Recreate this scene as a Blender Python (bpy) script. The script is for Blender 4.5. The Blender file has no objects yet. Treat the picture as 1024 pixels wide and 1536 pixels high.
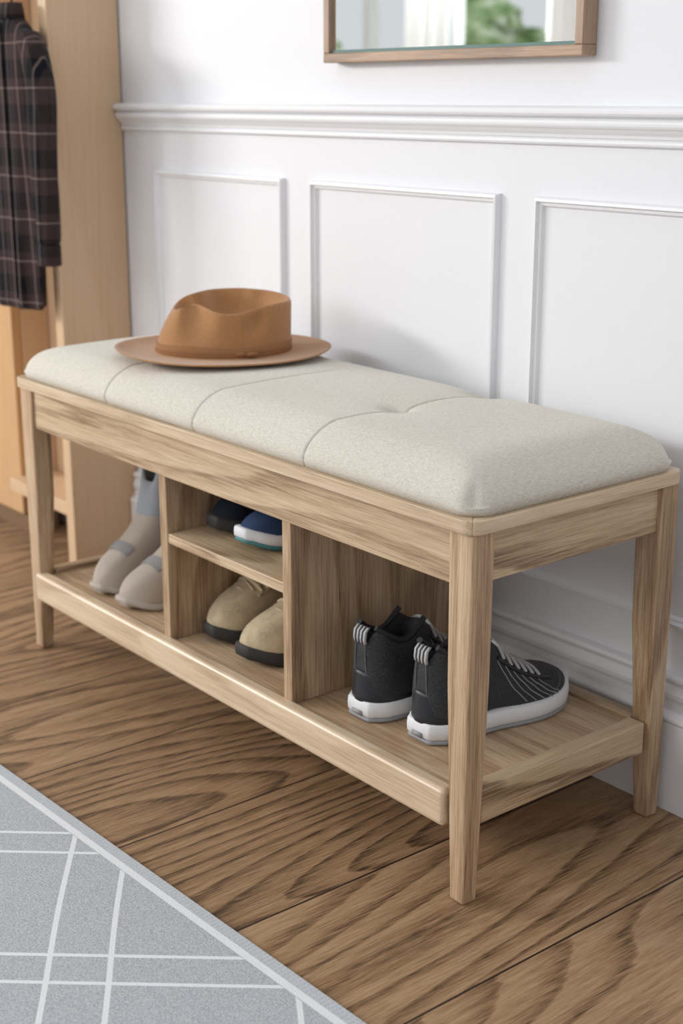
import bpy, bmesh, math, random
from mathutils import Vector, Matrix
random.seed(4)
S = bpy.context.scene
COL = S.collection
try:
    S.view_settings.view_transform = 'Standard'
except Exception:
    pass

# ------------------------------------------------------------------ node helpers
class NT:
    def __init__(s, name):
        s.mat = bpy.data.materials.new(name); s.mat.use_nodes = True
        s.t = s.mat.node_tree; s.n = s.t.nodes; s.l = s.t.links
        s.b = s.n['Principled BSDF']
    def link(s, a, b): s.l.new(a, b)
    def _in(s, sock, v):
        if v is None: return
        if hasattr(v, 'links'): s.l.new(v, sock)
        else: sock.default_value = v
    def math(s, op, a, b=None, c=None, clamp=False):
        n = s.n.new('ShaderNodeMath'); n.operation = op; n.use_clamp = clamp
        s._in(n.inputs[0], a); s._in(n.inputs[1], b)
        if c is not None: s._in(n.inputs[2], c)
        return n.outputs[0]
    def obj(s): 
        return s.n.new('ShaderNodeTexCoord').outputs['Object']
    def sep(s, v):
        n = s.n.new('ShaderNodeSeparateXYZ'); s.l.new(v, n.inputs[0]); return n.outputs
    def comb(s, x, y, z):
        n = s.n.new('ShaderNodeCombineXYZ')
        s._in(n.inputs[0], x); s._in(n.inputs[1], y); s._in(n.inputs[2], z); return n.outputs[0]
    def noise(s, vec, scale, detail=2, rough=.5, dist=0):
        n = s.n.new('ShaderNodeTexNoise'); s.l.new(vec, n.inputs['Vector'])
        n.inputs['Scale'].default_value = scale; n.inputs['Detail'].default_value = detail
        n.inputs['Roughness'].default_value = rough; n.inputs['Distortion'].default_value = dist
        return n.outputs[0]
    def ramp(s, f, stops):
        n = s.n.new('ShaderNodeValToRGB'); s.l.new(f, n.inputs[0])
        e = n.color_ramp.elements
        while len(e) < len(stops): e.new(.5)
        for i, (p, c) in enumerate(stops):
            e[i].position = p; e[i].color = (c[0], c[1], c[2], 1)
        return n.outputs[0]
    def mix(s, f, a, b, mode='MIX'):
        n = s.n.new('ShaderNodeMix'); n.data_type = 'RGBA'; n.blend_type = mode
        s._in(n.inputs[0], f)
        for k, v in ((6, a), (7, b)):
            if hasattr(v, 'links'): s.l.new(v, n.inputs[k])
            else: n.inputs[k].default_value = (v[0], v[1], v[2], 1)
        return n.outputs[2]
    def bump(s, h, strength=.2, dist=.001):
        n = s.n.new('ShaderNodeBump'); s.l.new(h, n.inputs['Height'])
        n.inputs['Strength'].default_value = strength; n.inputs['Distance'].default_value = dist
        s.l.new(n.outputs[0], s.b.inputs['Normal'])
    def color(s, c):
        if hasattr(c, 'links'): s.l.new(c, s.b.inputs['Base Color'])
        else: s.b.inputs['Base Color'].default_value = (c[0], c[1], c[2], 1)
    def set(s, rough=.5, spec=.5, metal=0, sheen=0):
        s.b.inputs['Roughness'].default_value = rough
        s.b.inputs['Specular IOR Level'].default_value = spec
        s.b.inputs['Metallic'].default_value = metal
        s.b.inputs['Sheen Weight'].default_value = sheen
        return s.mat

def srgb(r, g, b):
    f = lambda c: (c/255/12.92) if c/255 <= .04045 else ((c/255+.055)/1.055)**2.4
    return (f(r), f(g), f(b))

def plain(name, c, rough=.5, spec=.5, metal=0, sheen=0, nscale=300, namt=.12, bump=.1):
    m = NT(name); v = m.obj()
    n = m.noise(v, nscale, 3)
    m.color(m.mix(n, tuple(x*(1-namt) for x in c), tuple(min(1, x*(1+namt)) for x in c)))
    if bump: m.bump(n, bump, .0006)
    return m.set(rough, spec, metal, sheen)

def wood(name, dark, mid, light, axis, ring_scale=3.2, K=16.0, rough=.42, ring_w=.42, fib_w=.5, gate=True):
    m = NT(name)
    rnd = m.n.new('ShaderNodeObjectInfo').outputs['Random']
    o = m.sep(m.obj())
    comps = []
    for i in range(3):
        off = m.math('MULTIPLY', rnd, 11.0 + 7*i)
        if i == axis: comps.append(m.math('ADD', m.math('MULTIPLY', o[i], .14), off))
        else: comps.append(m.math('ADD', o[i], off))
    v = m.comb(*comps)
    comps2 = [m.math('MULTIPLY', o[i], .030 if i == axis else 1.0) for i in range(3)]
    v2 = m.comb(*comps2)
    fib = m.noise(v2, 420, 3, .65)
    fib2 = m.noise(v2, 120, 2, .5)
    n1 = m.noise(v, ring_scale, 2, .45, .1)
    fr = m.math('FRACT', m.math('ADD', m.math('MULTIPLY', n1, K), m.math('MULTIPLY', fib2, .25)))
    ring = m.math('POWER', fr, 2.2)
    ring = m.math('MULTIPLY', ring, m.math('SUBTRACT', 1.0, m.math('POWER', fr, 14)))
    ring = m.math('MULTIPLY', ring, m.math('MULTIPLY_ADD', fib, 1.0, .5))
    f = m.math('ADD', m.math('MULTIPLY', ring, ring_w), m.math('MULTIPLY', m.math('SUBTRACT', fib, .5), fib_w*1.6))
    f = m.math('ADD', f, m.math('MULTIPLY', m.math('SUBTRACT', fib2, .5), .5))
    f = m.math('ADD', f, .30, clamp=True)
    c = m.ramp(f, [(.08, light), (.42, mid), (.95, dark)])
    big = m.noise(v, 2.0, 1)
    c = m.mix(.22, c, m.ramp(big, [(.3, dark), (.7, light)]), 'SOFT_LIGHT')
    if gate:
        br = m.math('MULTIPLY_ADD', rnd, .10, .95)
        hs = m.n.new('ShaderNodeHueSaturation'); m.link(c, hs.inputs['Color']); m.link(br, hs.inputs['Value']); c = hs.outputs[0]
    m.color(c); m.bump(m.math('ADD', fib, m.math('MULTIPLY', ring, -.4)), .35, .0006)
    return m.set(rough, .45)

OD, OM, OL = srgb(122, 97, 72), srgb(191, 167, 138), srgb(213, 193, 166)
wood_x = wood('oak_grain_x', OD, OM, OL, 0, ring_w=.55, fib_w=.7)
wood_y = wood('oak_grain_y', OD, OM, OL, 1, ring_w=.85, fib_w=.65)
wood_z = wood('oak_grain_z', srgb(118, 91, 66), srgb(188, 161, 131), OL, 2, ring_w=.5, fib_w=.72)
wood_deck = wood('oak_deck', srgb(122, 94, 70), srgb(180, 153, 124), OL, 0, K=10, ring_w=.3, fib_w=.6)
wood_rim_x = wood('oak_rim_x', srgb(144, 120, 95), srgb(205, 183, 156), srgb(221, 203, 179), 0, ring_w=.32, fib_w=.55, rough=.33)
wood_rim_y = wood('oak_rim_y', srgb(144, 120, 95), srgb(205, 183, 156), srgb(221, 203, 179), 1, ring_w=.32, fib_w=.55, rough=.33)
WD, WM, WL = srgb(176, 144, 110), srgb(206, 178, 147), srgb(214, 189, 161)
ward_z = wood('wardrobe_oak', WD, WM, WL, 2, 2.0, 7, .5, .22, .25)
ward_x = wood('wardrobe_oak_x', WD, WM, WL, 0, 2.0, 7, .5, .22, .25)
DD, DM, DL = srgb(160, 122, 84), srgb(198, 162, 120), srgb(208, 174, 134)
door_z = wood('wardrobe_door_oak', DD, DM, DL, 2, 2.0, 7, .5, .22, .25)
MD, MM, ML = srgb(112, 90, 72), srgb(160, 134, 112), srgb(184, 158, 134)
mir_x = wood('mirror_frame_oak_x', MD, MM, ML, 0, 4, 8)
mir_z = wood('mirror_frame_oak_z', MD, MM, ML, 2, 4, 8)

def floor_mat():
    m = NT('oak_floor'); P = .27
    o = m.sep(m.obj())
    q = m.math('DIVIDE', m.math('ADD', o[0], 10.46), P)
    idx = m.math('FLOOR', q); fr = m.math('FRACT', q)
    wn = m.n.new('ShaderNodeTexWhiteNoise'); wn.noise_dimensions = '1D'
    m.link(m.math('ADD', idx, .5), wn.inputs['W']); r2 = wn.outputs[0]
    v = m.comb(m.math('ADD', o[0], m.math('MULTIPLY', r2, 17)), m.math('MULTIPLY_ADD', o[1], .17, m.math('MULTIPLY', r2, 9)), 0)
    v2 = m.comb(m.math('ADD', o[0], r2), m.math('MULTIPLY', o[1], .045), 0)
    fib = m.noise(v2, 420, 4, .7)
    fib2 = m.noise(v2, 80, 3, .6)
    n1 = m.noise(v, 2.3, 1.6, .4, .05)
    ph = m.math('FRACT', m.math('ADD', m.math('MULTIPLY', n1, 42), m.math('MULTIPLY', fib2, .35)))
    ring = m.math('MULTIPLY', m.math('POWER', ph, 3.0), m.math('SUBTRACT', 1.0, m.math('POWER', ph, 16)))
    ring = m.math('MULTIPLY', ring, m.math('MULTIPLY', fib, 2.0))
    f = m.math('ADD', m.math('MULTIPLY', ring, .75), m.math('MULTIPLY', m.math('SUBTRACT', fib, .5), 1.5))
    f = m.math('ADD', f, m.math('MULTIPLY', m.math('SUBTRACT', fib2, .5), .7))
    f = m.math('ADD', f, m.math('MULTIPLY_ADD', r2, .22, .16), clamp=True)
    c = m.ramp(f, [(.05, srgb(180, 152, 120)), (.4, srgb(155, 125, 94)), (1.0, srgb(70, 51, 36))])
    big = m.noise(v, 1.3, 2)
    c = m.mix(.25, c, m.ramp(big, [(.3, srgb(112, 94, 76)), (.7, srgb(170, 152, 132))]), 'SOFT_LIGHT')
    g = m.math('MAXIMUM', m.math('LESS_THAN', fr, .006), m.math('GREATER_THAN', fr, .994))
    m.color(m.mix(g, c, srgb(46, 33, 25)))
    h = m.math('SUBTRACT', m.math('MULTIPLY', fib, .35), m.math('MULTIPLY', g, 2.0))
    m.bump(h, .4, .0012)
    return m.set(.46, .4)
floor_m = floor_mat()

wall_m = plain('white_wall_paint', srgb(231, 232, 236), .55, .3, nscale=60, namt=.01, bump=.03)
trim_m = plain('white_trim_paint', srgb(234, 235, 238), .4, .4, nscale=60, namt=.01, bump=.02)

def linen():
    m = NT('cream_linen'); o = m.sep(m.obj())
    a = m.noise(m.comb(m.math('MULTIPLY', o[0], .10), o[1], o[2]), 1500, 2, .6)
    b = m.noise(m.comb(o[0], m.math('MULTIPLY', o[1], .10), m.math('MULTIPLY', o[2], .3)), 1500, 2, .6)
    w = m.math('MULTIPLY', m.math('ADD', a, b), .5)
    big = m.noise(m.obj(), 5, 2)
    f = m.math('ADD', w, m.math('MULTIPLY_ADD', big, .08, -.04))
    m.color(m.ramp(f, [(.34, srgb(182, 176, 162)), (.5, srgb(208, 203, 191)), (.66, srgb(225, 221, 211))]))
    m.bump(w, .35, .0007)
    return m.set(.9, .15, 0, .15)
linen_m = linen()
seam_m = plain('seam_thread', srgb(128, 123, 112), .9, .1)

# ------------------------------------------------------------------ mesh helpers
def empty(name, loc=(0, 0, 0), rotz=0, parent=None):
    e = bpy.data.objects.new(name, None); e.empty_display_size = .05
    e.location = loc; e.rotation_euler = (0, 0, rotz); COL.objects.link(e)
    if parent: attach(e, parent)
    return e
def attach(o, p, local=False):
    o.parent = p
    if not local:
        mw = Matrix.LocRotScale(p.location, p.rotation_euler, p.scale)
        o.matrix_parent_inverse = mw.inverted()
def mesh_obj(name, verts, faces, mat, parent=None, local=False, smooth=True, loc=(0, 0, 0)):
    me = bpy.data.meshes.new(name); me.from_pydata([tuple(v) for v in verts], [], faces)
    me.update()
    bm = bmesh.new(); bm.from_mesh(me); bmesh.ops.recalc_face_normals(bm, faces=bm.faces); bm.to_mesh(me); bm.free()
    if smooth:
        for p in me.polygons: p.use_smooth = True
    for mt in (mat if isinstance(mat, (list, tuple)) else [mat]): me.materials.append(mt)
    o = bpy.data.objects.new(name, me); o.location = loc; COL.objects.link(o)
    if parent: attach(o, parent, local)
    return o
def bevel(o, w=.002, seg=2):
    b = o.modifiers.new('bevel', 'BEVEL'); b.width = w; b.segments = seg; b.limit_method = 'ANGLE'
    b.angle_limit = math.radians(35); b.harden_normals = False
    return o
def subsurf(o, n=1):
    s = o.modifiers.new('sub', 'SUBSURF'); s.levels = n; s.render_levels = n; return o
def box(name, x0, x1, y0, y1, z0, z1, mat, parent=None, bw=.002, seg=2):
    c = Vector(((x0+x1)/2, (y0+y1)/2, (z0+z1)/2)); a, b, d = (x1-x0)/2, (y1-y0)/2, (z1-z0)/2
    vs = [(sx*a, sy*b, sz*d) for sz in (-1, 1) for sy in (-1, 1) for sx in (-1, 1)]
    fs = [(0, 1, 3, 2), (4, 6, 7, 5), (0, 4, 5, 1), (2, 3, 7, 6), (0, 2, 6, 4), (1, 5, 7, 3)]
    o = mesh_obj(name, vs, fs, mat, parent, smooth=False, loc=c)
    if bw: bevel(o, bw, seg)
    return o
def prism(name, pts, z0, z1, mat, parent=None, bw=.002, seg=2):
    n = len(pts); cx = sum(p[0] for p in pts)/n; cy = sum(p[1] for p in pts)/n
    vs = [(p[0]-cx, p[1]-cy, 0) for p in pts]+[(p[0]-cx, p[1]-cy, z1-z0) for p in pts]
    fs = [tuple(range(n))[::-1], tuple(range(n, 2*n))]+[(i, (i+1) % n, n+(i+1) % n, n+i) for i in range(n)]
    o = mesh_obj(name, vs, fs, mat, parent, smooth=False, loc=(cx, cy, z0))
    if bw: bevel(o, bw, seg)
    return o
def tube(name, pts, r, mat, parent=None, local=False, cyc=False, smooth=True):
    cu = bpy.data.curves.new(name, 'CURVE'); cu.dimensions = '3D'; cu.bevel_depth = r; cu.bevel_resolution = 3
    sp = cu.splines.new('NURBS' if smooth else 'POLY'); sp.points.add(len(pts)-1)
    for p, q in zip(sp.points, pts): p.co = (q[0], q[1], q[2], 1)
    if smooth: sp.order_u = 3; sp.use_endpoint_u = True
    sp.use_cyclic_u = cyc; cu.use_fill_caps = True
    cu.materials.append(mat)
    o = bpy.data.objects.new(name, cu); COL.objects.link(o)
    if parent: attach(o, parent, local)
    return o
def loft(rings, closed_ring=True, cap=True):
    vs = []; fs = []; n = len(rings[0])
    for r in rings: vs += [tuple(p) for p in r]
    for i in range(len(rings)-1):
        for j in range(n if closed_ring else n-1):
            a = i*n+j; b = i*n+(j+1) % n
            fs.append((a, b, b+n, a+n))
    if cap:
        fs.append(tuple(range(n))[::-1]); fs.append(tuple(range((len(rings)-1)*n, len(rings)*n)))
    return vs, fs
def ci(tab, s):
    if s <= tab[0][0]: return tab[0][1]
    if s >= tab[-1][0]: return tab[-1][1]
    for i in range(len(tab)-1):
        if tab[i][0] <= s <= tab[i+1][0]:
            x0, y0 = tab[i]; x1, y1 = tab[i+1]; h = x1-x0; t = (s-x0)/h
            d = (y1-y0)/h
            def sl(k):
                if k <= 0 or k >= len(tab)-1: return None
                a = (tab[k][1]-tab[k-1][1])/(tab[k][0]-tab[k-1][0]); b = (tab[k+1][1]-tab[k][1])/(tab[k+1][0]-tab[k][0])
                return 0 if a*b <= 0 else 2*a*b/(a+b)
            m0 = sl(i); m1 = sl(i+1)
            m0 = d if m0 is None else m0; m1 = d if m1 is None else m1
            return (2*t**3-3*t*t+1)*y0+(t**3-2*t*t+t)*h*m0+(-2*t**3+3*t*t)*y1+(t**3-t*t)*h*m1

# ------------------------------------------------------------------ room shell
WY = 1.56
def quadbox(name, x0, x1, y0, y1, z0, z1, mat, parent=None): return box(name, x0, x1, y0, y1, z0, z1, mat, parent, bw=0)
fl = mesh_obj('floor', [(-7.6, -2.3, 0), (1.6, -2.3, 0), (1.6, 1.7, 0), (-7.6, 1.7, 0), (-7.6, -2.3, -.06), (1.6, -2.3, -.06), (1.6, 1.7, -.06), (-7.6, 1.7, -.06)],
              [(0, 1, 2, 3), (4, 7, 6, 5), (0, 4, 5, 1), (1, 5, 6, 2), (2, 6, 7, 3), (3, 7, 4, 0)], floor_m, smooth=False)
quadbox('wall_back', -7.6, 1.6, WY, WY+.12, 0, 2.5, wall_m)
quadbox('wall_left', -7.72, -7.6, -2.3, WY+.12, 0, 2.5, wall_m)
quadbox('wall_right', 1.6, 1.72, -2.3, WY+.12, 0, 2.5, wall_m)
wf = empty('wall_front', (-3, -2.25, 0))
Y0, Y1 = -2.3, -2.2
for i, (a, b, c, d) in enumerate([(-7.6, -7.0, 0, 2.5), (-4.2, -3.9, 0, 2.5), (-.9, 1.6, 0, 2.5), (-7.0, -4.2, 0, .55), (-7.0, -4.2, 2.25, 2.5), (-3.9, -.9, 0, .4), (-3.9, -.9, 2.3, 2.5)]):
    quadbox('wall_segment_%d' % (i+1), a, b, Y0, Y1, c, d, wall_m, wf)
for wi, (a, b, c, d, nm) in enumerate([(-7.0, -4.2, .55, 2.25, 4), (-3.9, -.9, .4, 2.3, 4)]):  # second window is unseen, added to house the front area lamp
    w = empty('window_%d' % (wi+1), ((a+b)/2, -2.25, c))
    t = .05
    box('frame_bottom', a, b, -2.29, -2.2, c, c+t, trim_m, w); box('frame_top', a, b, -2.29, -2.2, d-t, d, trim_m, w)
    for k in range(nm+1):
        x = a+(b-a-t)*k/nm
        box('mullion_%d' % k, x, x+t, -2.28, -2.21, c+t, d-t, trim_m, w)
    box('sill', a-.04, b+.04, -2.2, -2.08, c-.03, c, trim_m, w)
cm = NT('sheer_curtain'); cm.color((.9, .92, .92)); cm.set(.9, .1)
for ci_, (a, b) in enumerate(((-7.1, -6.35), (-5.75, -5.45), (-4.75, -4.15))):
    vs = []; fs = []; n = 60
    for i in range(n+1):
        x = a+(b-a)*i/n; y = -2.04+.025*math.sin(i*1.1)
        vs += [(x, y, .02), (x, y, 2.4)]
    for i in range(n): fs.append((2*i, 2*i+2, 2*i+3, 2*i+1))
    mesh_obj('window_curtain', vs, fs, cm.mat)

def rail(name, prof, x0, x1, mat, parent=None):
    vs = []; n = len(prof)
    for x in (x0, x1):
        for (o, z) in prof: vs.append((x, WY-o, z))
    fs = [(i, (i+1) % n, n+(i+1) % n, n+i) for i in range(n)]+[tuple(range(n)), tuple(range(n, 2*n))[::-1]]
    return mesh_obj(name, vs, fs, mat, parent, smooth=False)
def arc(cx, cz, r, a0, a1, n=6):
    return [(cx+r*math.cos(math.radians(a0+(a1-a0)*i/n)), cz+r*math.sin(math.radians(a0+(a1-a0)*i/n))) for i in range(n+1)]
XL, XR = -2.63, 1.6
prof = [(-.002, .934), (.005, .934)]+arc(.005, .9385, .0045, -90, 90)+[(.008, .945)]+[(.009, .949), (.013, .953), (.016, .957)]+arc(.014, .964, .0075, -70, 80)+[(.018, .973)]+arc(.020, .980, .007, -70, 90)+[(-.002, .988)]
bevel(rail('trim_1', prof, XL, XR, trim_m), .0006, 1)
prof = [(-.002, 0), (.024, 0), (.024, .135)]+arc(.020, .142, .006, -60, 80)+[(.014, .152), (.013, .165), (.016, .172)]+[(.016, .178), (.011, .19)]+arc(.009, .199, .006, -70, 90)+[(-.002, .207)]
bevel(rail('baseboard_back', prof, XL, XR, trim_m), .0008, 1)
def panel(name, x0, x1, z0, z1):
    pr = [(-.001, -.002), (0, .004), (.002, .011), (.006, .012), (.0085, .006), (.012, .0055), (.0145, .001), (.016, -.002)]
    vs = []; n = len(pr)
    for (sx, sz) in ((0, 0), (1, 0), (1, 1), (0, 1)):
        for (i, o) in pr:
            vs.append((x0+i if sx == 0 else x1-i, WY-o, z0+i if sz == 0 else z1-i))
    fs = []
    for c in range(4):
        d = (c+1) % 4
        for i in range(n-1): fs.append((c*n+i, c*n+i+1, d*n+i+1, d*n+i))
    return mesh_obj(name, vs, fs, trim_m, smooth=False)
for i, (a, b) in enumerate([(-2.512, -2.078), (-1.997, -1.536), (-1.460, -1.0), (-.92, -.46), (-.38, .08), (.16, .62), (.70, 1.16)]):
    panel('trim_%d' % (i+2), a, b, .275, .860)

# ------------------------------------------------------------------ mirror
mir = empty('wall_mirror', (-1.64, WY-.015, 1.4))
mx0, mx1, mz0, mz1, my = -1.93, -1.362, 1.054, 1.85, 1.530
fw = .015
box('frame_bottom', mx0, mx1, my, WY-.001, mz0, mz0+fw, mir_x, mir, .0015)
box('frame_top', mx0, mx1, my, WY-.001, mz1-fw, mz1, mir_x, mir, .0015)
box('frame_side_1', mx0, mx0+fw, my, WY-.001, mz0+fw, mz1-fw, mir_z, mir, .0015)
box('frame_side_2', mx1-fw, mx1, my, WY-.001, mz0+fw, mz1-fw, mir_z, mir, .0015)
mm = NT('mirror_silver'); mm.color((.94, .97, .965)); mm.set(.012, .5, 1)
box('glass', mx0+fw, mx1-fw, my+.008, WY-.004, mz0+fw, mz1-fw, mm.mat, mir, 0)
tm = plain('glass_edge_teal', srgb(110, 138, 134), .15, .6, namt=.05)
box('glass_edge', mx0+fw, mx1-fw, my+.0065, my+.0085, mz0+fw, mz0+fw+.005, tm, mir, 0)

# ------------------------------------------------------------------ hedge outside
m = NT('hedge_leaves'); n = m.noise(m.obj(), 5, 4, .7)
m.color(m.ramp(n, [(.35, (.14, .26, .09)), (.5, (.42, .56, .27)), (.62, (.88, .94, .8))])); m.set(.7)
vs = []; fs = []; nx, nz = 90, 30
for i in range(nx+1):
    for j in range(nz+1):
        x = -13+10*i/nx; H = 1.5+.3*math.sin(i*.35)+.3*math.sin(i*.13+1)
        z = H*j/nz
        vs.append((x+random.uniform(-.04, .04), -4.6+.25*math.sin(i*.7)*math.cos(j*.6)+random.uniform(-.1, .1)-.5*(j/nz)**3, z+random.uniform(-.03, .03)*(j > 0)-.02*(j==0)))
for i in range(nx):
    for j in range(nz):
        a = i*(nz+1)+j; fs.append((a, a+nz+1, a+nz+2, a+1))
mesh_obj('garden_hedge', vs, fs, m.mat)
gm = plain('lawn_green', (.2, .3, .12), .9, nscale=8, namt=.4)
mesh_obj('garden_lawn', [(-14, -7, -.03), (2, -7, -.03), (2, -2.32, -.03), (-14, -2.32, -.03)], [(0, 1, 2, 3)], gm)

# ------------------------------------------------------------------ bench
bench = empty('shoe_storage_bench', (-1.72, 1.32, 0))
LX, RX, FY, BY = -2.310, -1.142, 1.130, 1.520
RIMB, RIMT = .500, .518
def leg(name, cx, cy, sx, sy):
    T = .042; prof = [(0, .026), (.30, .040), (RIMB, T)]
    rings = []
    for z, w in prof:
        x0, x1 = sorted((cx, cx+sx*w)); y0, y1 = sorted((cy, cy+sy*w*.92))
        rings.append([(x0-cx, y0-cy, z), (x1-cx, y0-cy, z), (x1-cx, y1-cy, z), (x0-cx, y1-cy, z)])
    vs, fs = loft(rings)
    return bevel(mesh_obj(name, vs, fs, wood_z, bench, smooth=False, loc=(cx, cy, 0)), .0035, 3)
leg('leg_1', RX, FY, -1, 1); leg('leg_2', LX, FY, 1, 1); leg('leg_3', RX, BY, -1, -1); leg('leg_4', LX, BY, 1, -1)
AZ = .427
box('apron_front', LX+.04, RX-.04, FY+.006, FY+.026, AZ, RIMB, wood_x, bench)
box('apron_back', LX+.04, RX-.04, BY-.026, BY-.006, AZ, RIMB, wood_x, bench)
box('apron_side_1', RX-.026, RX-.006, FY+.036, BY-.036, AZ+.006, RIMB, wood_y, bench)
box('apron_side_2', LX+.006, LX+.026, FY+.036, BY-.036, AZ+.006, RIMB, wood_y, bench)
ov = .007; x0, x1, y0, y1 = LX-ov, RX+ov, FY-ov-.001, BY+.002; r = .020
def cor(cx, cy, a0, n=8, r=r, a1=90): return [(cx+r*math.cos(math.radians(a0+a1*i/n)), cy+r*math.sin(math.radians(a0+a1*i/n))) for i in range(n+1)]
xs, ys = x1-.05, y0+.05
prism('top_rim_long', cor(x0+r, y0+r, 180)+cor(x1-r, y0+r, 270, 4, r, 45)+[(xs, ys), (xs, y1)]+cor(x0+r, y1-r, 90), RIMB, RIMT, wood_rim_x, bench, .0014, 3)
prism('top_rim_end', [(xs, y1), (xs, ys)]+cor(x1-r, y0+r, 315, 4, r, 45)+cor(x1-r, y1-r, 0), RIMB, RIMT, wood_rim_y, bench, .0014, 3)
SZ = .144
box('deck_rail_front', LX+.022, RX-.037, FY-.005, FY+.020, .098, .151, wood_rim_x, bench, .007, 4)
box('deck_rail_back', LX+.036, RX-.036, BY-.03, BY-.008, .102, .150, wood_x, bench)
box('deck_rail_side_1', RX-.034, RX-.006, FY+.034, BY-.034, .104, .152, wood_y, bench, .003)
box('deck_rail_side_2', LX+.006, LX+.034, FY+.034, BY-.034, .104, .152, wood_y, bench, .003)
box('deck_board_front', LX+.03, RX-.03, FY+.018, 1.325, SZ-.018, SZ, wood_deck, bench, .0012)
box('deck_board_back', LX+.03, RX-.03, 1.3255, BY-.028, SZ-.018, SZ, wood_deck, bench, .0012)
D1, D2 = -1.863, -1.534
for k, D in enumerate((D1, D2)):
    box('divider_%da' % (k+1), D-.010, D+.010, 1.146, 1.365, SZ, RIMB, wood_z, bench, .0015)
    box('divider_%db' % (k+1), D-.010, D+.0085, 1.3655, 1.492, SZ, RIMB, wood_z, bench, .0008)
box('cubby_shelf', D1+.010, D2-.010, 1.148, 1.485, .311, .328, wood_x, bench)
box('cubby_back', D1-.010, D2+.010, 1.4925, 1.502, SZ, RIMB, wood_deck, bench, .001)

def cushion():
    x0, x1, y0, y1 = LX+.001, RX+.003, FY-.003, BY-.002
    seams = [-2.000, -1.742, -1.470]
    r = .035; Rx, Ry = .085, .060; hs = .012; zb = RIMT; H = .056
    def axis(a, b, n):
        L = [a+(b-a)*i/n for i in range(n+1)]
        for e in (.001, .003, .006, .01, .015, .021, .028, .036, .044): L += [a+e, b-e]
        return L
    bow = lambda y: .012*math.sin(math.pi*min(1, max(0, (y-y0)/(y1-y0))))
    X = axis(x0, x1, 100)
    for s in seams:
        X = [v for v in X if abs(v-s) > .009]
        X += [s+d for d in (-.008, -.005, -.0035, -.002, -.001, 0, .001, .002, .0035, .005, .008)]
    X = sorted(set(round(v, 5) for v in X)); Yv = sorted(set(round(v, 5) for v in axis(y0, y1, 60)))
    cx, cy, ax, ay = (x0+x1)/2, (y0+y1)/2, (x1-x0)/2, (y1-y0)/2
    vs = []; nX, nY = len(X), len(Yv)
    for x in X:
        for y in Yv:
            ex, ey = ax-abs(x-cx), ay-abs(y-cy)
            px, py = x, y
            dx, dy = r-ex, r-ey
            if dx > 0 and dy > 0:
                k = max(dx, dy)/math.hypot(dx, dy)
                px = cx+math.copysign(ax-r+dx*k, x-cx); py = cy+math.copysign(ay-r+dy*k, y-cy)
            tx = max(0, 1-ex/Rx); ty = max(0, 1-ey/Ry)
            t = min(1, (tx**5+ty**5)**.2)
            h = hs+(H-hs)*(1-t**2.0)**(1/1.7)
            p, q = (x-cx)/ax, (y-cy)/ay
            crown = .010*(1-p**4)*(1-q**2)
            near = sum(math.exp(-((x-s)/.05)**2) for s in seams)
            px += bow(y)*min(1, near)
            vs.append([px, py, zb+h+crown*min(1, min(ex, ey)/.05), x, y])
    for v in vs:
        ox, oy = v[3], v[4]
        dep = 0
        for q, back in zip(seams, (.45, .55, 1.0)):
            s = abs(ox-q); yy = (oy-y0)/(y1-y0)
            fade = 1 if back == 1.0 else max(0, min(1, (back+.25-yy)/.3))
            dep += fade*(.0032*math.exp(-(s/.0018)**2)+.0010*math.exp(-(s/.014)**2))
        for (tx, tyy, dd) in ((-1.470, 1.29, .016), (-1.470, 1.462, .012)):
            rr = math.hypot((ox-tx)*.8, oy-tyy); dep += dd*math.exp(-(rr/.012)**2)+.006*math.exp(-(rr/.04)**2)
        h = (v[2]-zb)/H
        fy = min((oy-y0), (y1-oy))
        if fy < .03: v[1] += (1 if oy < cy else -1)*dep*.6*(1-fy/.03)
        v[2] -= dep*min(1, h)
    col = {round(s, 5): X.index(round(s, 5)) for s in seams}
    vs = [v[:3] for v in vs]
    fs = []
    for i in range(nX-1):
        for j in range(nY-1):
            a = i*nY+j; fs.append((a, a+nY, a+nY+1, a+1))
    ring = [i*nY for i in range(nX)]+[(nX-1)*nY+j for j in range(1, nY)]+[i*nY+nY-1 for i in range(nX-2, -1, -1)]+[j for j in range(nY-2, 0, -1)]
    base = len(vs)
    for k in ring:
        v = vs[k]; dx, dy = cx-v[0], cy-v[1]
        vs.append([v[0]+.004*(1 if dx > 0 else -1)*(abs(dx) > ax-.05), v[1]+.004*(1 if dy > 0 else -1)*(abs(dy) > ay-.05), zb+.0005])
    n = len(ring)
    for k in range(n): fs.append((ring[k], base+k, base+(k+1) % n, ring[(k+1) % n]))
    fs.append(tuple(range(base, base+n)))
    mesh_obj('seat_cushion', vs, fs, linen_m, bench)
    for s, fr_ in zip(seams, (.42, .55, 1.0)):
        i = col[round(s, 5)]
        tube('cushion_seam', [(vs[i*nY+j][0], vs[i*nY+j][1], vs[i*nY+j][2]+.0002) for j in range(0, int(nY*fr_), 2)], .0006, seam_m, bench)
cushion()

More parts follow.
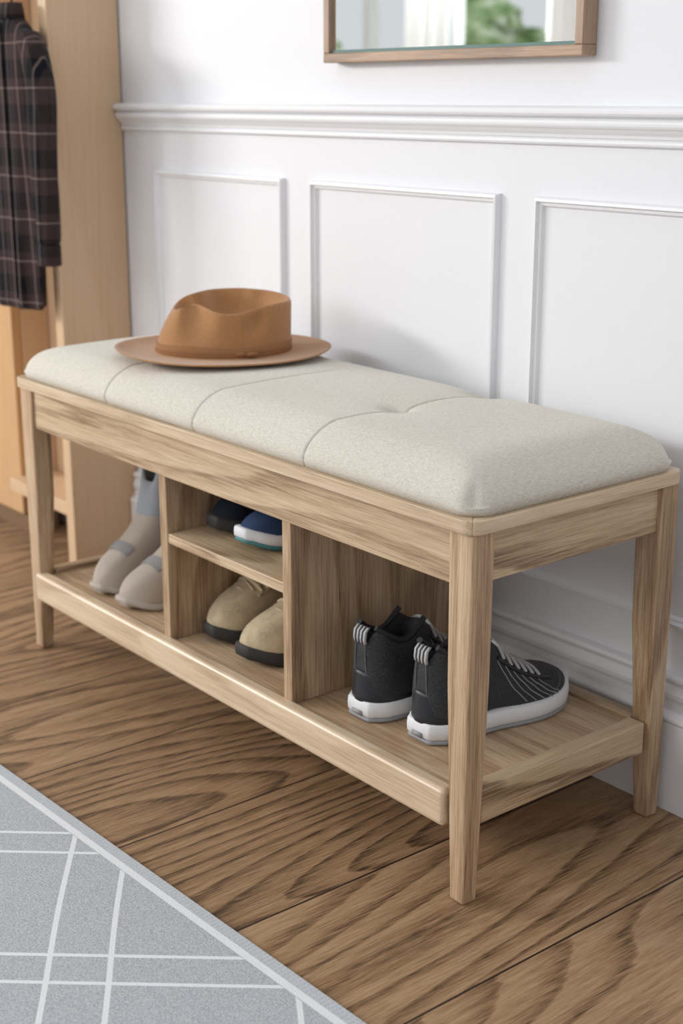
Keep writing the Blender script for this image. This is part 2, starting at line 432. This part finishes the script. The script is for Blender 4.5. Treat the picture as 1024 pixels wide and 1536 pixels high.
# ------------------------------------------------------------------ shoes
def shoe(name, loc, rotz, L, W, side, sole_h, Htab, otab, upper_m, sole_m, wtab=None, wt_f=.62, outsole_m=None, sole_ext=.004):
    e = empty(name, loc, rotz)
    wt = wtab or [(0, .30), (.02, .50), (.08, .70), (.2, .78), (.38, .76), (.55, .90), (.70, 1.0), (.82, .95), (.91, .76), (.97, .48), (1.0, .22)]
    st = [0, .008, .02, .04, .07, .11, .16, .22, .28, .33, .37, .41, .45, .5, .55, .6, .65, .7, .75, .8, .85, .89, .925, .955, .975, .99, 1.0]
    def cxf(s): return side*(.010*math.sin(math.pi*min(1, max(0, (s-.25)/.75)))-.004*s)
    def P(s, j):
        w = ci(wt, s)*W/2; H = ci(Htab, s); o = ci(otab, s)
        z0 = sole_h-.003
        th = min(j, 11)/11*math.pi/2
        xc = w*max(0, math.cos(th))**.7; zc = z0+(H-z0)*math.sin(th)**.85
        wt_ = min(w*.95, W*wt_f*.5)*(.55+.45*min(1, s/.1))
        if j <= 6:
            t = j/6; xo = w+(wt_-w)*t**1.1+.004*math.sin(math.pi*t); zo = z0+(H-z0)*t
        else:
            tabx = [(6, wt_), (7, wt_-.004), (8, wt_-.009), (9, wt_-.010), (10, wt_*.5), (11, 0)]
            tabz = [(6, H), (7, H+.003), (8, H-.003), (9, H*.6+z0*.4), (10, z0+.012), (11, z0+.012)]
            f = lambda T: next((T[i][1]+(T[i+1][1]-T[i][1])*(j-T[i][0]) for i in range(5) if T[i][0] <= j <= T[i+1][0]), T[-1][1])
            xo = max(0, f(tabx)); zo = f(tabz)
        return Vector((xc+(xo-xc)*o, s*L, zc+(zo-zc)*o))
    rings = []
    for s in st:
        half = [P(s, j) for j in range(12)]
        rings.append([Vector((v.x+cxf(s), v.y, v.z)) for v in half]+[Vector((-v.x+cxf(s), v.y, v.z)) for v in half[:-1][::-1]])
    vs, fs = loft(rings)
    subsurf(mesh_obj('upper', vs, fs, upper_m, e, True), 1)
    def sole(nm, za, zb, ext, mat):
        rr = []
        out = [(ci(wt, s)*W/2+ext, s*L, cxf(s)) for s in st]
        loop = [(w+c, y, s) for (w, y, c), s in zip(out, st)]+[(-w+c, y, s) for (w, y, c), s in list(zip(out, st))[::-1]]
        lp = []
        for (x, y, s) in loop:
            if s >= .99: y += ext
            if s <= .008: y -= ext
            lp.append((x, y, s))
        def spring(s): return .012*max(0, (s-.8)/.2)**2
        for z, k in ((za, .93), (za+.15*(zb-za), 1.0), (za+.55*(zb-za), 1.01), (za+.9*(zb-za), .99), (zb, .95)):
            rr.append([((x-cxf(s))*k+cxf(s), L/2+(y-L/2)*(1-(1-k)*.35), z+spring(s)) for x, y, s in lp])
        vs, fs = loft(rr)
        return mesh_obj(nm, vs, fs, mat, e, True)
    if outsole_m:
        sole('outsole', 0, .007, sole_ext-.001, outsole_m); sole('midsole', .006, sole_h+.004, sole_ext, sole_m)
    else: sole('sole', 0, sole_h+.004, sole_ext, sole_m)
    def surf(s, j, off=.0012):
        v = P(s, abs(j)); sg = 1 if j >= 0 else -1
        th = abs(j)/11*math.pi/2
        return (sg*(v.x+off*math.cos(th))+cxf(s), v.y, v.z+off*math.sin(th))
    return e, surf, P, cxf

m = NT('black_knit'); vor = m.n.new('ShaderNodeTexVoronoi'); m.link(m.obj(), vor.inputs['Vector']); vor.inputs['Scale'].default_value = 520
m.color(m.mix(m.math('MULTIPLY', vor.outputs['Distance'], 1.0, clamp=True), srgb(22, 23, 26), srgb(68, 70, 74))); m.bump(vor.outputs['Distance'], .7, .001)
blk = m.set(.7, .35, 0, .05)
blk_s = plain('black_synthetic', srgb(42, 43, 48), .40, .4, nscale=400, namt=.15)
wsole = plain('white_rubber', srgb(228, 230, 233), .5, .4, namt=.03)
dsole = plain('dark_rubber', srgb(48, 46, 46), .7)
grey_l = plain('reflective_grey', srgb(180, 182, 184), .5, .4, namt=.15)
grey_m = plain('mid_grey_rubber', srgb(150, 152, 155), .5, .4, namt=.15)
grey_d = plain('soft_grey_thread', srgb(110, 112, 116), .7, .3, namt=.15)
lace = plain('light_lace', srgb(186, 188, 188), .8, namt=.25, nscale=500)
def sneaker(name, loc, rz, side):
    H = [(0, .114), (.02, .132), (.05, .136), (.12, .118), (.22, .108), (.3, .120), (.36, .138), (.40, .132), (.5, .102), (.62, .080), (.75, .064), (.88, .054), (.95, .046), (1.0, .030)]
    O = [(0, 0), (.02, .2), (.045, 1), (.34, 1), (.40, 0), (1, 0)]
    e, sf, P, cxf = shoe(name, loc, rz, .274, .100, side, .026, H, O, blk, wsole, outsole_m=grey_m, sole_ext=.005)
    for k in range(6):
        s = .43+.046*k
        tube('lace_%d' % (k+1), [sf(s+.012*math.sin(math.pi*abs(j)/11), j, .003) for j in (6, 7.5, 9, 11)]+[sf(s+.012, -j, .003) for j in (9, 7.5, 6)], .0026, lace, e, True)
    for sg in (1, -1):
        tube('eyestay', [sf(s, sg*5.6, .0015) for s in (.40, .5, .6, .7, .76)], .0028, blk_s, e, True)
        # diagonal wavy stripes sweeping from the lace rows down toward the toe
        for a, b, r in ((.40, .56, .0008), (.45, .62, .0007), (.50, .68, .0008), (.55, .74, .0007), (.60, .80, .0008), (.66, .84, .0006)):
            mid = (a+b)/2
            tube('side_line', [sf(a, sg*5.3, .0006), sf(a+.02, sg*4.4, .0006), sf(mid-.03, sg*3.6, .0006), sf(mid, sg*2.6, .0006), sf(mid+.035, sg*2.0, .0006), sf(b, sg*.9, .0006)], r, grey_m, e, True)
        tube('toe_line', [sf(.70, sg*1.0, .0006), sf(.79, sg*2.0, .0006), sf(.85, sg*4.2, .0006), sf(.88, sg*7, .0006)], .0007, grey_d, e, True)
        tube('collar', [sf(s, sg*7, .001) for s in (.045, .12, .22, .3, .36)], .0045, blk_s, e, True)
    rings = []
    for q in range(7):
        z = .028+.046*q/6
        r = []
        k = (z-.02)/.12
        for a in range(-90, 91, 10):
            t = math.radians(a); wv = (.0405-.010*k)
            zz = .028+(z-.028)*(1-.35*(abs(a)/90)**2)
            r.append((wv*math.sin(t)+cxf(.05), .036-(.0395-.006*k)*math.cos(t)+.025*(abs(a)/90)**4, zz))
        rings.append(r)
    vs, fs = loft(rings, False, False)
    o = mesh_obj('heel_counter', vs, fs, blk_s, e, True); sm = o.modifiers.new('solid', 'SOLIDIFY'); sm.thickness = .0015; sm.offset = 1
    for k in range(7):
        x = -.0105+k*.0035
        mt = grey_l if k % 2 == 0 else dsole
        vs, fs = loft([[(x-.0018, y, z), (x+.0018, y, z), (x+.0018, y+.004, z), (x-.0018, y+.004, z)] for (y, z) in ((-.002, .116), (-.0035, .123), (-.002, .134), (.004, .1395))])
        mesh_obj('heel_tab_%d' % k, vs, fs, mt, e, True)
    for x in (-.011, .011):
        tube('heel_strip', [(x*1.1, .0005, .07), (x, -.0005, .09), (x*.9, -.001, .118)], .0007, grey_d, e, True)
    vs, fs = loft([[(x-.010+0, y, z), (x+.010, y, z), (x+.010, y+.003, z), (x-.010, y+.003, z)] for (x, y, z) in ((0, -.0078, .0085), (0, -.0078, .015))])
    mesh_obj('heel_dot', vs, fs, grey_m, e, True)
SH = SZ+.0005
sneaker('sneaker', (-1.318, 1.212, SH), math.radians(-1), 1)
sneaker('sneaker', (-1.427, 1.195, SH), math.radians(0), -1)

def suede(name, c):
    m = NT(name); a = m.noise(m.obj(), 45, 4, .65); b = m.noise(m.obj(), 500, 3, .7)
    f = m.math('ADD', m.math('MULTIPLY', a, .6), m.math('MULTIPLY', b, .4))
    m.color(m.ramp(f, [(.35, tuple(x*.72 for x in c)), (.5, c), (.65, tuple(min(1, x*1.18) for x in c))]))
    m.bump(b, .5, .001); return m.set(.95, .1, 0, .3)
tan = suede('tan_suede', srgb(194, 176, 146))
tan_d = plain('tan_lace', srgb(208, 192, 162), .85, .2)
H2 = [(0, .075), (.04, .095), (.12, .085), (.24, .08), (.33, .104), (.40, .110), (.52, .102), (.65, .090), (.8, .075), (.9, .063), (.96, .052), (1.0, .038)]
O2 = [(0, 0), (.02, .2), (.06, 1), (.34, 1), (.42, 0), (1, 0)]
for x, rz, sd in ((-1.794, 177, 1), (-1.688, 179, -1)):
    e, sf, P, c = shoe('tan_casual_shoe', (x, 1.455 if sd == 1 else 1.445, SH), math.radians(rz), .265, .098, sd, .018, H2, O2, tan, dsole, wt_f=.66)
    for k in range(6):
        s = .43+.048*k
        tube('lace_%d' % k, [sf(s, 6.5, .003), sf(s+.01, 9, .003), sf(s+.012, 11, .003), sf(s+.01, -9, .003), sf(s, -6.5, .003)], .0026, tan_d, e, True)
        tube('lace_cross_%d' % k, [sf(s, 6.5, .003), sf(s+.02, 9, .004), sf(s+.035, 11, .004), sf(s+.048, -8, .003)], .0014, tan_d, e, True)
    for sg in (1, -1):
        tube('toe_seam', [sf(.68, sg*1, .0005), sf(.71, sg*4, .0005), sf(.75, sg*8, .0005), sf(.76, 11*sg, .0005)], .0012, tan_d, e, True)
        tube('eyestay', [sf(s, sg*6.2, .001) for s in (.40, .5, .6, .7)], .0022, tan, e, True)

navy = plain('navy_canvas', srgb(48, 66, 98), .8, .2, nscale=600, namt=.2)
navy_d = plain('dark_canvas', srgb(34, 38, 50), .85, .2, nscale=600, namt=.2)
teal = plain('teal_rubber', srgb(66, 128, 130), .6)
H3 = [(0, .06), (.04, .07), (.12, .062), (.30, .06), (.45, .065), (.58, .068), (.7, .063), (.82, .056), (.92, .046), (1.0, .028)]
O3 = [(0, 0), (.02, .2), (.06, 1), (.40, 1), (.48, 0), (1, 0)]
shoe('navy_slip_on_shoe', (-1.711, 1.432, .3285), math.radians(181), .240, .084, -1, .020, H3, O3, navy, wsole, wt_f=.66, outsole_m=teal)
shoe('navy_slip_on_shoe', (-1.803, 1.440, .3285), math.radians(180), .240, .082, 1, .018, H3, O3, navy_d, dsole, wt_f=.66)

m = NT('taupe_and_blue_knit'); o = m.sep(m.obj()); n = m.noise(m.obj(), 400, 3, .7)
f = m.math('GREATER_THAN', o[2], .125)
c = m.mix(f, srgb(186, 173, 160), srgb(160, 166, 174)); m.color(m.mix(m.math('MULTIPLY', n, .35), c, (.18, .17, .16))); m.bump(n, .6, .0015)
bootm = m.set(.95, .1, 0, .25)
greyp = plain('grey_patch', srgb(138, 136, 138), .9)
bsole = plain('pale_sole', srgb(176, 166, 156), .8)
HB = [(0, .235), (.03, .245), (.1, .247), (.40, .247), (.45, .235), (.475, .185), (.50, .150), (.56, .116), (.65, .092), (.75, .076), (.86, .062), (.94, .050), (1.0, .030)]
OB = [(0, 0), (.02, .2), (.06, 1), (.40, 1), (.455, 0), (1, 0)]
for x, rz, sd in ((-2.150, 186, 1), (-2.040, 183, -1)):
    e, sf, P, c = shoe('ankle_boot', (x, 1.405, SH), math.radians(rz), .245, .092, sd, .008, HB, OB, bootm, bsole, wt_f=.78)
    vs = []; fs = []
    js = [7.5, 8.5, 10, 11]
    full = [(j) for j in js]+[-j for j in js[:-1][::-1]]
    for s in (.71, .74, .77, .79): 
        for j in full: vs.append(sf(s, j, .0022))
    n = len(full)
    for i in range(3):
        for j in range(n-1): a = i*n+j; fs.append((a, a+1, a+n+1, a+n))
    mesh_obj('strap', vs, fs, greyp, e, True)

# ------------------------------------------------------------------ hat
felt = NT('camel_felt'); n = felt.noise(felt.obj(), 260, 4, .7); n2 = felt.noise(felt.obj(), 16, 4)
felt.color(felt.mix(felt.math('MULTIPLY', n2, .55), felt.mix(n, srgb(152, 108, 70), srgb(194, 148, 104)), srgb(148, 102, 64)))
felt.bump(n, .5, .0008); felt.set(.95, .08, 0, .3)
band = plain('felt_band', srgb(148, 106, 72), .85, .2, nscale=400)
def hat():
    e = empty('fedora_hat', (-1.952, 1.332, .5855), math.radians(50.9+6))
    NA = 96; rings = []
    ba, bb = .182, .156; ca, cb = .113, .090; H = .083
    def ang(k): return 2*math.pi*k/NA
    def brim(t, dz):
        r = []
        for k in range(NA):
            a = ang(k); c, s = math.cos(a), math.sin(a)
            A = ca+(ba-ca)*t; B = cb+(bb-cb)*t
            z = .004+dz+.010*t**2*(s*s)*(1 if s > 0 else .35)+(.012*t**2 if c < 0 else .008*t*t)*abs(c)**3
            r.append((A*c, B*s, z))
        return r
    rings.append(brim(.05, -.003)); rings.append(brim(.5, -.003)); rings.append(brim(.97, -.003)); rings.append(brim(1.0, -.0005)); rings.append(brim(.985, .0015))
    for t in (.8, .6, .4, .2, .08): rings.append(brim(t, .001))
    def crown(h):
        r = []
        for k in range(NA):
            a = ang(k); c, s = math.cos(a), math.sin(a)
            ta = 1-.02*h-(.20*h*h*abs(c) if c < 0 else 0); tb = 1-.14*h
            x = ca*ta*c; y = cb*tb*s
            pin = math.exp(-((x+.050)/.024)**2)*max(0, h-.15)**1.2*.050
            y -= math.copysign(min(abs(y)*.6, pin*min(1, abs(s)*1.3)), s)
            y -= math.copysign(math.exp(-((x-.035-.02*h)/.014)**2)*math.exp(-((h-.75)/.25)**2)*.014*abs(s), s)
            zt = H*(1-.20*((1-c)/2)**3)
            zt += .010*max(0, s)*h - .014*max(0, -s)**1.5*math.exp(-((x-.01)/.06)**2)
            zt += .007*math.exp(-((x+.052)/.03)**2)
            r.append([x+.004*h, y, .006+zt*h])
        return r
    for h in (.0, .05, .12, .25, .4, .55, .7, .82, .9, .96): rings.append(crown(h))
    edge = crown(1.0)
    cxm = .004
    def top(q, drop):
        r = []
        for k in range(NA):
            x, y, z = edge[k]
            zc = .006+H*.97
            zz = z+(zc-z)*(1-q)**1.0*.6
            r.append((cxm+(x-cxm)*q, y*q, zz-drop*(1+.5*math.exp(-((x*q-.02)/.06)**2))))
        return r
    rings.append(top(.985, -.002)); rings.append(top(.95, -.002)); rings.append(top(.88, .004)); rings.append(top(.76, .015)); rings.append(top(.6, .025)); rings.append(top(.42, .030)); rings.append(top(.22, .031)); rings.append(top(.05, .030))
    vs, fs = loft(rings)
    subsurf(mesh_obj('felt_body', vs, fs, felt.mat, e, True), 1)
    rr = []
    for (h, off) in ((.03, .0008), (.035, .0016), (.24, .0014), (.245, .0004)):
        c0 = crown(h); rr.append([(x*(1+off/.1), y*(1+off/.09), z) for x, y, z in c0])
    vs, fs = loft(rr, True, False)
    mesh_obj('band', vs, fs, band, e, True)
    for sx in (-1, 1):
        vs, fs = loft([[( .035+sx*d, -.087-b, .010), (.035+sx*d, -.087-b, .010+hh), (.035+sx*d, -.081, .010+hh), (.035+sx*d, -.081, .010)] for d, b, hh in ((0, .003, .005), (.008, .005, .007), (.018, .003, .006))])
        mesh_obj('bow', vs, fs, band, e, True)
    tube('hat_cord', [(x*1.02, y*1.02, z+.001) for x, y, z in crown(.04)[::4]], .0011, band, e, True, cyc=True)
hat()

# ------------------------------------------------------------------ wardrobe + shirt
wd = empty('wardrobe', (-3.1, 1.48, 0))
box('side_panel', -2.665, -2.632, 1.395, 1.556, .0, 2.3, ward_z, wd)
box('back_panel', -3.7, -2.667, 1.535, 1.556, .05, 2.3, ward_z, wd)
box('door_panel', -3.7, -2.965, 1.44, 1.462, .05, 2.3, door_z, wd)
box('inner_panel', -2.985, -2.965, 1.463, 1.534, .05, 2.3, ward_z, wd)
box('bottom_shelf', -2.964, -2.667, 1.41, 1.534, .115, .145, ward_x, wd)
box('plinth', -3.7, -2.965, 1.455, 1.53, 0, .05, plain('plinth_dark', srgb(120, 92, 66), .6), wd, .001)
box('top_board', -3.7, -2.632, 1.395, 1.556, 2.301, 2.33, ward_x, wd)
dark_metal = plain('dark_metal', srgb(40, 38, 36), .35, .5, .8)
tube('hook_peg', [(-2.70, 1.535, 1.215), (-2.70, 1.45, 1.215), (-2.70, 1.35, 1.215), (-2.70, 1.335, 1.225)], .006, dark_metal, wd)

m = NT('dark_plaid_flannel'); o = m.sep(m.obj())
def stripe(c, per, w, off=0): return m.math('LESS_THAN', m.math('FRACT', m.math('DIVIDE', m.math('ADD', c, 5+off), per)), w)
bx = stripe(o[0], .062, .45); bz = stripe(o[2], .085, .42)
lx = stripe(o[0], .062, .05, .015); lz = stripe(o[2], .085, .04, .02); lx2 = stripe(o[0], .062, .04, .045)
s1 = m.math('MULTIPLY', m.math('ADD', bx, bz), .5); s2 = m.math('MULTIPLY', m.math('ADD', m.math('ADD', lx, lz), lx2), .55, clamp=True)
c = m.mix(s1, srgb(60, 48, 48), srgb(20, 21, 26)); c = m.mix(s2, c, srgb(128, 112, 106)); m.color(c)
m.bump(m.noise(m.obj(), 400, 2), .3, .001); plaid = m.set(.9, .1, 0, .05)
sh = empty('plaid_shirt', (-2.70, 1.355, 1.2))
def ringe(cx, cy, z, a, b, n=40, wob=0, ph=0):
    r = []
    for k in range(n):
        t = 2*math.pi*k/n
        w = 1+wob*math.sin(5*t+ph)
        r.append((cx+a*w*math.copysign(abs(math.cos(t))**.8, math.cos(t)), cy+b*(1+wob*2.2*math.sin(7*t+ph))*math.sin(t), z))
    return r
R = []
for z, a, b, w, dx in ((1.160, .022, .014, 0, 0), (1.152, .034, .020, 0, 0), (1.140, .055, .024, 0, 0), (1.122, .082, .026, .01, 0), (1.10, .098, .027, .02, 0), (1.05, .098, .028, .04, -.002), (.95, .094, .028, .06, -.005), (.8, .092, .029, .08, -.012), (.68, .092, .030, .10, -.018), (.60, .094, .031, .11, -.022), (.575, .094, .031, .11, -.024), (.577, .086, .026, .11, -.024)):
    R.append(ringe(-2.712+dx*1.6, 1.360, z, a, b, wob=w, ph=z*3))
vs, fs = loft(R); subsurf(mesh_obj('torso', vs, fs, plaid, sh), 1)
for sg in (1, -1):
    R = []
    for t in range(15):
        q = t/14; z = 1.128-.42*q
        cx = -2.705+sg*(.078+.050*min(1, q*3.2)**.7+.004*math.sin(q*9)+.010*q); a = .026+.014*math.sin(min(1, q*1.2)*math.pi)*.8
        if t == 0: a = .014
        R.append(ringe(cx, 1.348-.010*q, z, a*(1-.12*q), .026*(1-.15*q), 24, .07, q*6))
    vs, fs = loft(R); subsurf(mesh_obj('sleeve', vs, fs, plaid, sh), 1)
    R = [ringe(-2.705+sg*.139, 1.338, z, .026, .022, 24) for z in (.718, .71, .68, .678)]
    vs, fs = loft(R); mesh_obj('cuff', vs, fs, plaid, sh)
R = [ringe(-2.705, 1.357, z, a, b, 24) for z, a, b in ((1.148, .036, .024), (1.165, .033, .022), (1.178, .030, .020), (1.178, .022, .013), (1.155, .020, .012))]
vs, fs = loft(R); mesh_obj('collar', vs, fs, plaid, sh)
tube('button_placket', [(-2.70, 1.330, z) for z in (1.14, 1.0, .8, .6)], .003, plaid, sh)
tube('hanger_hook', [(-2.70, 1.357, 1.16), (-2.70, 1.357, 1.19), (-2.688, 1.357, 1.203), (-2.690, 1.357, 1.222), (-2.70, 1.357, 1.227), (-2.712, 1.357, 1.221)], .0025, dark_metal, sh)

# ------------------------------------------------------------------ rug
def rugm():
    m = NT('grey_trellis_rug'); o = m.sep(m.obj())
    def lines(nx, ny, off, gap, per, w):
        d = m.math('ADD', m.math('MULTIPLY', o[0], nx), m.math('MULTIPLY', o[1], ny))
        wob = m.math('MULTIPLY', m.math('SINE', m.math('MULTIPLY', m.math('ADD', o[0], m.math('MULTIPLY', o[1], -1.3)), 9)), .0015)
        d = m.math('ADD', d, wob)
        f = m.math('MULTIPLY', m.math('FRACT', m.math('DIVIDE', m.math('ADD', d, 20*per-off), per)), per)
        a = m.math('LESS_THAN', f, w); b = m.math('MULTIPLY', m.math('GREATER_THAN', f, gap), m.math('LESS_THAN', f, gap+w))
        return m.math('ADD', a, b, clamp=True)
    nA = (.595, .804); nB = (.73, -.684)
    offA = (-1.594+1.45)*nA[0]+(.816-.8585)*nA[1]; offB = (-1.417+1.45)*nB[0]+(.619-.8585)*nB[1]
    L = m.math('MAXIMUM', lines(nA[0], nA[1], offA, .0737, .293, .0070), lines(nB[0], nB[1], offB, .054, .293, .0060))
    inner = m.math('LESS_THAN', o[1], -.030)
    L = m.math('MULTIPLY', L, inner)
    bl = m.math('MULTIPLY', m.math('LESS_THAN', o[1], -.018), m.math('GREATER_THAN', o[1], -.029))
    L = m.math('MAXIMUM', L, bl)
    n = m.noise(m.obj(), 420, 3, .7); n2 = m.noise(m.obj(), 60, 3, .6)
    base = m.ramp(n, [(.35, srgb(142, 146, 152)), (.65, srgb(206, 209, 213))])
    base = m.mix(m.math('MULTIPLY', n2, .5), base, srgb(176, 180, 186))
    brd = m.math('GREATER_THAN', o[1], -.018)
    wv = m.math('GREATER_THAN', m.math('SINE', m.math('MULTIPLY', o[0], 900)), 0)
    base = m.mix(m.math('MULTIPLY', brd, m.math('MULTIPLY_ADD', wv, .4, .3)), base, srgb(196, 200, 205))
    m.color(m.mix(L, base, m.mix(n, srgb(216, 219, 222), srgb(238, 240, 242))))
    m.bump(m.math('ADD', n, m.math('MULTIPLY', L, .5)), .6, .002)
    return m.set(.95, .1, 0, .2)
rm = rugm()
vs = []; fs = []
rx0, rx1, ry0 = -1.6, 1.35, -1.5
prof = [(0, 0, .001), (0, 0, .006), (.0015, .0015, .009)]
pts = lambda i, z: [(rx0+i, ry0+i, z), (rx1-i, ry0+i, z), (rx1-i, -i, z), (rx0+i, -i, z)]
for (i, _, z) in prof: vs += pts(i, z)
for a in range(2):
    for k in range(4): fs.append((a*4+k, a*4+(k+1) % 4, a*4+4+(k+1) % 4, a*4+4+k))
fs += [(0, 3, 2, 1), (8, 9, 10, 11)]
rug = mesh_obj('area_rug', vs, fs, rm, smooth=False, loc=(-1.45, .8585, 0)); rug.rotation_euler = (0, 0, math.radians(2.0))

# ------------------------------------------------------------------ light + camera
w = bpy.data.worlds.new('sky'); S.world = w; w.use_nodes = True
wt = w.node_tree; bg = wt.nodes['Background']; bg.inputs[0].default_value = (.95, .975, 1, 1)
tc = wt.nodes.new('ShaderNodeTexCoord'); sp = wt.nodes.new('ShaderNodeSeparateXYZ'); wt.links.new(tc.outputs['Generated'], sp.inputs[0])
mr = wt.nodes.new('ShaderNodeMapRange'); wt.links.new(sp.outputs[2], mr.inputs[0])
mr.inputs[1].default_value = 0; mr.inputs[2].default_value = .9; mr.inputs[3].default_value = .70; mr.inputs[4].default_value = .78
wt.links.new(mr.outputs[0], bg.inputs[1])
def area(name, loc, target, sx, sy, power, col):
    L = bpy.data.lights.new(name, 'AREA'); L.shape = 'RECTANGLE'; L.size = sx; L.size_y = sy; L.energy = power; L.color = col
    o = bpy.data.objects.new(name, L); o.location = loc
    o.rotation_euler = (Vector(target)-Vector(loc)).to_track_quat('-Z', 'Y').to_euler(); COL.objects.link(o); return o
area('window_daylight', (-2.7, -2.05, 1.7), (-2.2, 1.4, .5), 2.4, 1.2, 38, (1, .985, .965))  # added area lamp in the unseen second window, for soft front-left light
area('window_daylight_left', (-5.6, -2.0, 2.05), (-1.9, 1.3, .4), 2.4, .5, 200, (1, .985, .965))

cam = bpy.data.cameras.new('camera'); co = bpy.data.objects.new('camera', cam); COL.objects.link(co)
co.location = (0, 0, 1.0)
th = math.radians(16.4); F = Vector((-.776*math.cos(th), .631*math.cos(th), -math.sin(th)))
co.rotation_euler = F.to_track_quat('-Z', 'Y').to_euler()
cam.sensor_fit = 'VERTICAL'; cam.sensor_height = 36; cam.sensor_width = 24; cam.lens = 49.6
cam.clip_start = .05
cam.dof.use_dof = True; cam.dof.focus_distance = 1.85; cam.dof.aperture_fstop = 4.0
S.camera = co
